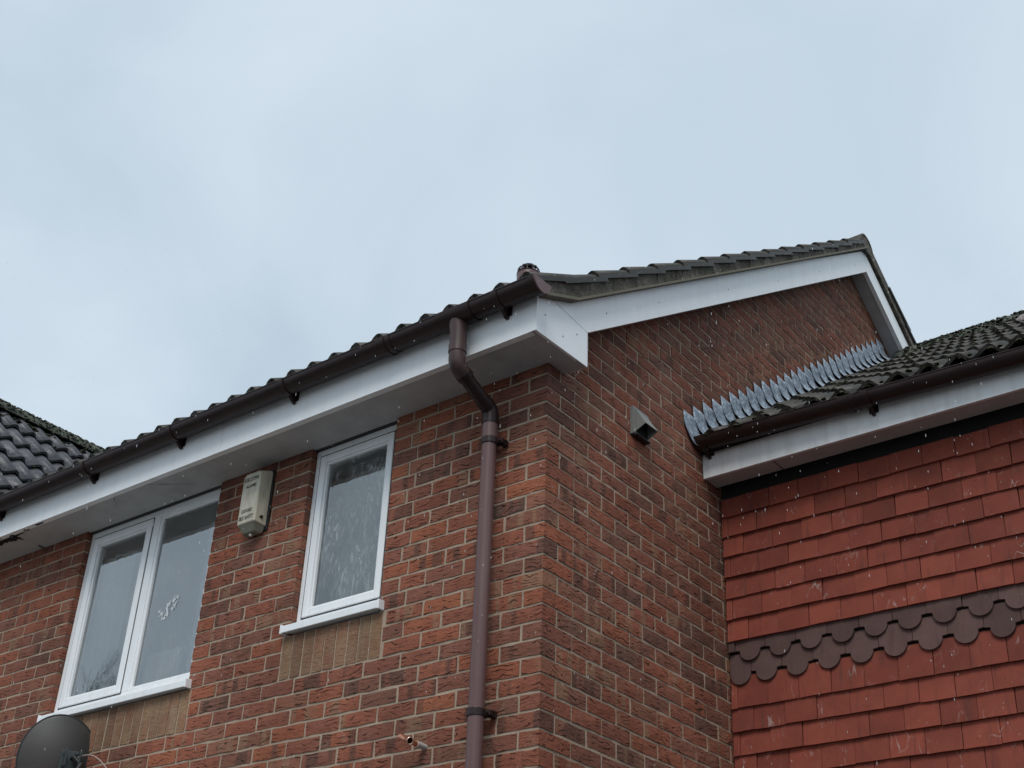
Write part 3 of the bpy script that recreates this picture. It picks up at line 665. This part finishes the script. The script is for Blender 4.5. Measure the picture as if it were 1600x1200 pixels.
def gutter(label, x0, x1, cy, zf, fasc_y, brk, unions, endcaps, r=.058):
    g = thing('gutter', label, 'gutter', (x1, cy, zf(x1)))
    trough(MB(), (x0, cy, zf(x0)), (x1, cy, zf(x1)), r).build('trough', m_gutter, g, smooth=True)
    # front lip
    MB().tube([(x0, cy-r+.001, zf(x0)), (x1, cy-r+.001, zf(x1))], .0045, 8).build('lip', m_gutter, g, smooth=True)
    for xx in brk:
        b = MB(); trough(b, (xx-.018, cy, zf(xx)), (xx+.018, cy, zf(xx)), r+.006, .0055)
        zz = zf(xx); b.prism([(cy+.01, zz-r-.001), (cy+r, zz-.01), (fasc_y-.004, zz-.01), (fasc_y-.004, zz-.092), (fasc_y-.013, zz-.092)], 'x', xx-.008, xx+.008); b.box(xx-.024, xx+.024, fasc_y-.006, fasc_y-.001, zz-.075, zz-.01)
        b.build('bracket', m_gutter, g, smooth=True)
    for xx in unions:
        b = MB(); trough(b, (xx-.045, cy, zf(xx)), (xx+.045, cy, zf(xx)), r+.004, .004); trough(b, (xx-.012, cy, zf(xx)), (xx+.012, cy, zf(xx)), r+.008, .004); b.build('union', m_gutter, g, smooth=True)
    for xx, t in endcaps:
        b = MB(); halfdisc(b, (xx, cy, zf(xx)), r+.006, t); b.build('end_cap', m_pipe, g)
        b = MB(); trough(b, (xx-.035, cy, zf(xx)), (xx, cy, zf(xx)), r+.006, .004); b.build('end_cap_collar', m_gutter, g, smooth=True)
    return g
GY = -.323
g1 = gutter('long brown half-round gutter above the windows of the brick house', XL, .195, GY, lambda x: .252, FY, (-4.008, -3.075, -2.304, -1.42, -.038), (-.72,), ((.193, .007),))
OX = -.283
ob = MB(); trough(ob, (OX-.1, GY, .252), (OX+.1, GY, .252), .064, .005); ob.build('outlet_body', m_gutter, g1, smooth=True)
gutter('short brown gutter under the mossy roof, above the red hung tiles', .008, XR+.1, 1.362, lambda x: .248 - .03*x, NFY, (.05, .985, 1.95), (.89,), ())
# downpipe
dp = thing('downpipe', 'faded brown drainpipe with swan neck running down the brick front', 'drainpipe', (-.27, -.068, -ZO))
A = Vector((OX, GY, .222)); px_ = -.276; PY = -.066
MB().tube([A, (OX, GY, .175), (OX+.002, GY, .155), (OX+.004, GY, .07)], [.045, .044, .041, .039], 20).build('outlet', m_swan, dp, smooth=True)
MB().tube([(OX+.004, GY, .075), (OX+.004, GY, .035)], .0425, 20).build('socket', m_swan, dp, smooth=True)
MB().tube([(OX+.004, GY, .04), (OX+.004, GY, -.008), (OX+.004, GY+.008, -.03), (OX+.004, GY+.03, -.043), (OX+.004, GY+.056, -.055)], .039, 20).build('upper_bend', m_swan, dp, smooth=True)
MB().tube([(OX+.004, GY+.045, -.05), (OX+.005, GY+.07, -.060)], .0415, 20).build('collar', m_gutter, dp, smooth=True)
MB().tube([(OX+.004, GY+.04, -.048), (px_, PY-.045, -.128)], .034, 20).build('offset_pipe', m_gutter, dp, smooth=True)
MB().tube([(px_, PY-.06, -.121), (px_, PY-.022, -.137), (px_, PY-.004, -.15), (px_, PY, -.175), (px_, PY, -.225)], .039, 20).build('lower_bend', m_gutter, dp, smooth=True)
MB().tube([(px_, PY, -.195), (px_, PY, -.305)], .0375, 20).build('socket', m_pipe, dp, smooth=True)
MB().tube([(px_, PY, -.21), (px_, PY, -.219)], .0405, 20).build('collar', m_gutter, dp, smooth=True)
MB().tube([(px_, PY, -.29), (px_+.004, PY, -1.8), (px_+.004, PY, -ZO)], .034, 20).build('pipe', m_pipe, dp, smooth=True)
for zz in (-.312, -1.568, -3.0):
    c = MB().tube([(px_+.002, PY, zz-.016), (px_+.002, PY, zz+.016)], .0385, 20); c.box(px_-.055, px_+.062, -.052, -.02, zz-.011, zz+.011)
    c.box(px_-.055, px_-.03, -.03, .0, zz-.014, zz+.014); c.box(px_+.035, px_+.062, -.03, .0, zz-.014, zz+.014); c.tube([(px_+.052, -.06, zz), (px_+.052, -.05, zz)], .006, 8)
    bevel(c.build('clip', m_gutter, dp), .002)

# ------------------------------------------------------------------ lead flashing
lf = thing('lead_flashing', 'grey-blue stepped lead flashing where the mossy roof meets the gable', 'flashing', (.01, 2.8, 1.4))
nd = Vector((0, .574, -.819)); sd2 = Vector((0, .819, .574))
for i in range(29):
    y = 1.22 + .1088*i + random.uniform(-.006, .006); z = .386 + CK*i*1.0 + random.uniform(-.004, .004)
    o = Vector((0, y, z)); hgt = .195 + random.uniform(-.008, .01); wd = .15
    vs = []; NU = 4; NV = 10; bl = random.uniform(.002, .005)
    for j in range(NV+1):
        t = j/NV
        for k in range(NU+1):
            s = k/NU
            # top edge horizontal (tucked in the joint), left edge square to the roof slope, foot dressed out over the tiles
            vt, sl_ = min(t, .35)/.35, max(0, min(t, .8)-.35)/.45
            q = o + Vector((0, .145*s + .085*s*sl_, 0)) + Vector((0, 0, -.07*vt)) + Vector((0, .082, -.108 + .0))*sl_ + Vector((0, 0, .12*s*sl_))
            out = .006 + bl*(1-s)*(.35+t) + .004*fn(s*3 + i, t*4, 7)
            if t > .55: out += (.11 if i else .03)*((t-.55)/.45)**1.6
            q = q + Vector((out, 0, 0))
            if t > .8: q += Vector((0, .03, -.012))*((t-.8)/.2)
            vs.append(q)
    n = NU+1; fs = [(j*n+k, (j+1)*n+k, (j+1)*n+k+1, j*n+k+1) for j in range(NV) for k in range(NU)]
    ob_ = MB().add(vs, fs).build('lead_piece', m_lead, lf, vs[0], smooth=True)
    locattr(ob_.data)
    sm = ob_.modifiers.new('thickness', 'SOLIDIFY'); sm.thickness = .0025; sm.offset = 1

# ------------------------------------------------------------------ soil vent pipe through the roof
vp = thing('vent_pipe', 'brown soil vent pipe with cage top rising behind the gutter end', 'vent pipe', (-.215, .1, .45))
VPX, VPY = -.213, .1; VT = .70
MB().tube([(VPX, VPY, .42), (VPX, VPY, .63)], .055, 20).build('pipe', m_gutter, vp, smooth=True)
MB().tube([(VPX, VPY, .61), (VPX, VPY, .625), (VPX, VPY, VT)], [.058, .061, .058], 20, False).build('collar', m_pipe, vp, smooth=True)
cg = MB()
for k in range(12):
    a = 2*math.pi*k/12; ca, sa = math.cos(a), math.sin(a); a2 = a + math.pi/12; ca2, sa2 = math.cos(a2), math.sin(a2)
    cg.tube([(VPX+.057*ca, VPY+.057*sa, VT-.004), (VPX+.055*ca, VPY+.055*sa, VT+.022), (VPX+.045*ca, VPY+.045*sa, VT+.04), (VPX+.02*ca, VPY+.02*sa, VT+.05)], .0035, 6)
for rr, zz in ((.057, VT), (.0535, VT+.024), (.034, VT+.046), (.018, VT+.05)):
    cg.tube([(VPX+rr*math.cos(2*math.pi*k/24), VPY+rr*math.sin(2*math.pi*k/24), zz) for k in range(25)], .0035, 6, False)
cg.tube([(VPX, VPY, VT+.046), (VPX, VPY, VT+.053)], .02, 12)
cg.build('cage', m_gutter, vp, smooth=True)

# ------------------------------------------------------------------ gable vent hood
gv = thing('vent_hood', 'grey plastic extractor vent hood on the side brick wall', 'vent', (.05, .77, .0))
MB().prism([(.70, .0), (.843, .0), (.843, .156), (.70, .156)], 'x', -.002, .016).build('back_plate', m_vent, gv)
bevel(MB().prism([(.706, .006), (.837, .006), (.837, .15), (.706, .15)], 'x', .016, .021).build('flange', m_ventw, gv), .003)
ya, yb, zt, zf_, pf = .713, .83, .142, .043, .082
hd = MB().add([(.022, ya, zt), (.022, yb, zt), (pf, yb, zf_), (pf, ya, zf_), (.022, ya, .014), (.022, yb, .014), (.022, ya+.004, zt-.006), (.022, yb-.004, zt-.006), (pf-.004, yb-.004, zf_), (pf-.004, ya+.004, zf_), (.022, ya+.004, .014), (.022, yb-.004, .014)],
    [(0, 3, 2, 1), (0, 4, 3), (1, 2, 5), (6, 7, 8, 9), (6, 9, 10), (7, 11, 8), (3, 9, 8, 2), (4, 10, 9, 3), (5, 2, 8, 11)])
hd.build('hood', m_ventw, gv)
MB().box(.0211, .0225, ya+.006, yb-.006, .008, .13).build('opening', m_dark, gv)
bevel(MB().box(.0, .034, ya-.004, yb+.004, -.010, -.0005).build('drip_lip', m_black, gv), .003)

# ------------------------------------------------------------------ alarm box with its lettering
al = thing('alarm_box', 'cream burglar alarm box lettered in black between the two windows', 'alarm box', (-1.888, -.04, -.37))
fx0, fx1, bx0, bx1 = -1.957, -1.823, -1.972, -1.806; D = -.084
ft, fb, bt_, bb_ = -.022, -.318, .002, -.33
def octo(x0, x1, z0, z1, c, y): return [(x0+c, y, z1), (x1-c, y, z1), (x1, y, z1-c), (x1, y, z0), (x0, y, z0), (x0, y, z1-c)]
r0 = octo(fx0, fx1, fb, ft, .016, D); r1 = octo(bx0, bx1, bb_, bt_, .016, -.012)
al_b = MB().add(r0 + r1, [(0, 1, 2, 3, 4, 5)[::-1]] + [(i, (i+1) % 6, 6+(i+1) % 6, 6+i) for i in range(6)] + [(6, 7, 8, 9, 10, 11)])
bevel(al_b.build('cover', m_alarm, al), .007, 3)
bevel(MB().add([(fx0+.004, D+.004, fb+.004), (fx1-.004, D+.004, fb+.004), (bx1-.004, -.012, bb_+.004), (bx0+.004, -.012, bb_+.004), (fx0+.022, -.055, -.362), (fx1-.022, -.055, -.362), (bx1-.022, -.012, -.366), (bx0+.022, -.012, -.366)],
    [(0, 1, 5, 4), (1, 2, 6, 5), (2, 3, 7, 6), (3, 0, 4, 7), (4, 5, 6, 7), (3, 2, 1, 0)]).build('base_cap', plain('alarm_base_shaded', (.2, .19, .145), .55), al), .006, 3)  # shade of the underside painted into a darker cap colour
bevel(MB().box(-1.965, -1.80, -.012, .0, -.35, .004).build('back_plate', m_black, al), .003)
MB().tube([(fx1+.004, -.05, -.288), (fx1+.018, -.049, -.288)], .008, 10).build('side_screw', m_black, al)
MB().tube([(-1.885, -.04, -.366), (-1.885, -.04, -.378)], .009, 10).build('strobe_tip', m_sleeve, al)
def lettering(txt, cx, cz, h, wid):
    cu = bpy.data.curves.new('lettering', 'FONT'); cu.body = txt; cu.size = 1; cu.align_x = 'CENTER'; cu.extrude = .0; cu.offset = .012
    tmp = bpy.data.objects.new('tmp', cu); C.objects.link(tmp); dg = bpy.context.evaluated_depsgraph_get(); me = bpy.data.meshes.new_from_object(tmp.evaluated_get(dg))
    bpy.data.objects.remove(tmp); xs = [v.co.x for v in me.vertices]; ys = [v.co.y for v in me.vertices]; w = max(xs)-min(xs); hh = max(ys)-min(ys)
    for v in me.vertices: v.co = Vector((v.co.x*wid/w, 0, (v.co.y-min(ys))*h/hh))
    me.materials.clear(); me.materials.append(m_text)
    link('lettering', me, al, (cx, D-.0015, cz))
lc = (fx0+fx1)/2
lettering('EXECUTIVE', lc, -.073, .024, .112); lettering('ALARMS', lc+.004, -.111, .02, .078)
lettering('OXFORD', lc-.002, -.256, .021, .082); lettering('0831 814777', lc-.002, -.297, .023, .106)

# ------------------------------------------------------------------ copper stub pipe
cp = thing('pipe_stub', 'short copper pipe end sticking out of the brick wall in a grey sleeve', 'pipe', (-.596, 0, -1.648))
W0 = Vector((-.596, .0, -1.648))
MB().tube([W0 + Vector((0, .02, 0)), W0 + Vector((0.0, -.055, .002))], .0135, 14).build('sleeve', m_sleeve, cp, smooth=True)
MB().tube([W0 + Vector((0, -.05, .002)), W0 + Vector((-.004, -.078, .004)), W0 + Vector((-.014, -.094, .008))], .0105, 12).build('pipe', m_copper, cp, smooth=True)
pA = Vector((-.650, -.098, -1.618)); pB = Vector((-.570, -.125, -1.653)); dd = (pB-pA)
cpl = MB().tube([pA, pA+dd*.04, pA+dd*.16, pA+dd*.2, pA+dd*.84, pA+dd*.9, pB], [.0115, .0148, .0148, .0132, .0132, .0148, .0152], 18, False)
cpl.tube([pB, pB-dd*.1, pB-dd*.7], [.0132, .0115, .0115], 18, False); cpl.build('coupling', m_copper, cp, smooth=True)
MB().tube([pB-dd*.75, pB-dd*.6], .0113, 14).build('bore', m_dark, cp)
rr = MB(); u_ = dd.normalized().orthogonal().normalized(); v_ = dd.normalized().cross(u_)
rr.tube([pB + (u_*math.cos(2*math.pi*k/20) + v_*math.sin(2*math.pi*k/20))*.0142 for k in range(21)], .002, 6, False); rr.build('rim', m_solder, cp, smooth=True)

# ------------------------------------------------------------------ satellite dish seen from behind
sdish = thing('satellite_dish', 'dark perforated satellite dish below the wide window, seen from behind', 'satellite dish', (-2.6, -.01, -1.62))
DC = Vector((-3.026, -.15, -1.40)); toc = (CAM - DC).normalized()
nrm = (toc + Vector((.10, .05, .22))).normalized()                 # the convex back faces the camera
ux = Vector((0, 0, 1)).cross(nrm).normalized(); uz = nrm.cross(ux)
RX, RZ = .197, .232; vs = []; fs = []; NR, NA = 7, 40
for i in range(NR+1):
    t = i/NR
    for k in range(NA):
        a = 2*math.pi*k/NA; vs.append(DC + ux*RX*t*math.cos(a) + uz*RZ*t*math.sin(a) - nrm*.055*t*t)
for i in range(NR):
    for k in range(NA): fs.append((i*NA+k, i*NA+(k+1) % NA, (i+1)*NA+(k+1) % NA, (i+1)*NA+k))
MB().add(vs, fs).build('reflector', m_dish, sdish, smooth=True)
rimp = [DC + ux*RX*1.005*math.cos(2*math.pi*k/NA) + uz*RZ*1.005*math.sin(2*math.pi*k/NA) - nrm*.058 for k in range(NA+1)]
MB().tube(rimp, .0055, 8, False).build('rim', m_black, sdish, smooth=True)
MB().tube([p - nrm*.012 for p in rimp[6:26]], .004, 8).build('rim_edge', m_rim, sdish, smooth=True)
bc = DC + ux*.065 - uz*.012 + nrm*.004
def obox(mb, c, ex, ey, ez, hx, hy, hz):
    vs = [c + ex*hx*sx + ey*hy*sy + ez*hz*sz for sz in (-1, 1) for sx, sy in ((-1, -1), (1, -1), (1, 1), (-1, 1))]
    return mb.add(vs, [(0, 3, 2, 1), (4, 5, 6, 7), (0, 1, 5, 4), (1, 2, 6, 5), (2, 3, 7, 6), (3, 0, 4, 7)])
bk = MB(); obox(bk, bc, ux, uz, nrm, .055, .05, .012); obox(bk, bc + nrm*.04 - ux*.035, ux, uz, nrm, .004, .045, .04); obox(bk, bc + nrm*.04 + ux*.035, ux, uz, nrm, .004, .045, .04)
bevel(bk.build('bracket', m_metal, sdish), .003)
for sx, sy in ((-.04, .03), (.04, .03), (-.04, -.03), (.02, .036)): MB().tube([bc + ux*sx + uz*sy + nrm*.01, bc + ux*sx + uz*sy + nrm*.022], .007, 8).build('bolt', m_metal, sdish)
MB().tube([bc + nrm*.045 + uz*.01, bc + nrm*.06 + ux*.05 - uz*.03, (-2.86, -.2, -1.62), (-2.86, -.02, -1.62), (-2.86, .0, -1.62)], .018, 12).build('mount_arm', m_black, sdish, smooth=True)
MB().box(-2.92, -2.80, -.014, -.001, -1.72, -1.52).build('wall_plate', m_black, sdish)
cb = []
c0 = bc + nrm*.05 + ux*.02 + uz*.005; c3 = Vector((-2.74, -.004, -1.50))
for t in [i/16 for i in range(17)]:
    q = c0.lerp(c3, t) + Vector((0, 0, .06*math.sin(math.pi*t)*(1-.3*t))); cb.append(q)
cb.append(Vector((-2.735, -.006, -1.9)))
MB().tube(cb, .0034, 8).build('cable', m_cable, sdish, smooth=True)

# ------------------------------------------------------------------ things inside the wide window
def curtain(name, label, x0, x1, y, z0, z1, mat, amp=.012, fr=60):
    mb = MB(); n = 40; vs = []
    for j in (0, 1):
        for i in range(n+1):
            x = x0 + (x1-x0)*i/n; vs.append((x, y + amp*math.sin(x*fr) + amp*.6*fn(x*9, 4), z1 if j else z0))
    mb.add(vs, [(i, i+1, n+2+i, n+1+i) for i in range(n)])
    return tag(mb.build(name, mat, None, (x0, y, z0), smooth=True), label, 'curtain')
curtain('net_curtain', 'pale net curtain behind the left pane of the wide window', -3.75, -3.10, .118, -1.2, -.10, m_curtain)
curtain('drape', 'grey curtain edge behind the right pane of the wide window', -2.48, -2.05, .13, -1.2, -.10, m_curtain, .02, 45)
curtain('blind', 'dim grey blind filling the narrow window', W2[0]-.1, W2[1]+.1, .2, -1.0, .01, m_voile, .001, 10)
cd = thing('card', 'beige card with white border leaning inside the wide window', 'card', (-2.62, .13, -1.0))
MB().prism([(-2.80, -1.02), (-2.50, -1.02), (-2.50, -.812), (-2.80, -.812)], 'y', .112, .116).build('border', m_paper, cd)
MB().prism([(-2.782, -1.02), (-2.522, -1.02), (-2.522, -.838), (-2.782, -.838)], 'y', .109, .1115).build('print', m_card, cd)
MB().box(-2.9, -2.3, .102, .2, -1.045, -1.021).build('inner_sill', m_white, win1)
stk = MB(); sg = random.Random(11)
for a, b in (((-2.665, -.60), (-2.635, -.65)), ((-2.635, -.65), (-2.60, -.625)), ((-2.62, -.585), (-2.585, -.57)), ((-2.60, -.57), (-2.61, -.63)), ((-2.575, -.565), (-2.525, -.545)), ((-2.53, -.545), (-2.56, -.615))):
    for q in range(16):
        t = sg.random(); cx = a[0] + (b[0]-a[0])*t + sg.gauss(0, .009); cz = a[1] + (b[1]-a[1])*t + sg.gauss(0, .010); r_ = sg.uniform(.0015, .009)
        n = 7; stk.add([(cx + r_*sg.uniform(.5, 1.3)*math.cos(2*math.pi*k/n), .0538 - .00004*len(stk.f), cz + r_*1.3*sg.uniform(.5, 1.3)*math.sin(2*math.pi*k/n)) for k in range(n)], [tuple(range(n))])
sm_ = NM('white_smear'); tr = sm_.node('BsdfTransparent'); ms = sm_.node('MixShader'); ms.inputs[0].default_value = .4; sm_.p(Base_Color=(.9, .92, .92), Roughness=.8); sm_.l.new(tr.outputs[0], ms.inputs[1]); sm_.l.new(sm_.b.outputs[0], ms.inputs[2]); sm_.l.new(ms.outputs[0], sm_.n['Material Output'].inputs[0])
tag(stk.build('window_smear', sm_.m, None), 'ragged white smear on the right pane of the wide window', 'smear')

# ------------------------------------------------------------------ bare tree across the road, met only in the window reflection
tr_ = thing('bare_tree', 'bare tree reflected low in the left pane of the wide window', 'tree', (-16.65, -8.72, -ZO))
tk = MB(); tw = MB(); TB = Vector((-16.65, -8.72, -ZO))
def branch(p, d, ln, r, dep):
    q = p + d*ln
    (tk if dep > 2 else tw).tube([p, p.lerp(q, .5) + Vector((random.uniform(-.04, .04)*ln, random.uniform(-.04, .04)*ln, 0)), q], [r, r*.85, r*.68], 6 if dep > 2 else 4)
    if dep == 0: return
    for _ in range(3):
        nd_ = (d + Vector((random.uniform(-.75, .75), random.uniform(-.75, .75), random.uniform(-.15, .6)))).normalized(); branch(q, nd_, ln*random.uniform(.62, .82), r*.62, dep-1)
branch(TB, Vector((0, 0, 1)), 2.9, .2, 5)
k_ = 8.85 / (max(v[2] for v in tw.v) + ZO)
for b_ in (tk, tw): b_.v = [tuple(TB + (Vector(v) - TB)*k_) for v in b_.v]
tk.build('trunk', m_bark, tr_, smooth=True); tw.build('crown', m_bark, tr_, smooth=True)

# ------------------------------------------------------------------ rain
rn = MB(); rg = random.Random(3)
for _ in range(600):
    for _t in range(50):
        u = rg.uniform(0, 1600); v_ = rg.uniform(380, 1200); dist = rg.uniform(2.2, 4.6)
        if rg.random() < (1.0 if v_ < 900 else .35): break
    c = CAM + (FW + RT*(u-800)/F_PX - UP*(v_-600)/F_PX)*dist
    w = rg.uniform(.0004, .0011)*dist/3; w *= .76; h = w*rg.uniform(2.6, 7.0); K = 6; vs = [(c.x, c.y, c.z+h)]
    for zz, rr in ((.45, .75), (-.35, 1.0)): vs += [(c.x + rr*w*math.cos(2*math.pi*k/K), c.y + rr*w*math.sin(2*math.pi*k/K), c.z + zz*h) for k in range(K)]
    vs.append((c.x, c.y, c.z-h))
    rn.add(vs, [(0, 1+k, 1+(k+1) % K) for k in range(K)] + [(1+k, 7+k, 7+(k+1) % K, 1+(k+1) % K) for k in range(K)] + [(13, 7+(k+1) % K, 7+k) for k in range(K)])
o = rn.build('rain', m_rain, None, CAM, smooth=True, kind='stuff'); tag(o, 'falling raindrops in front of the houses', 'rain')
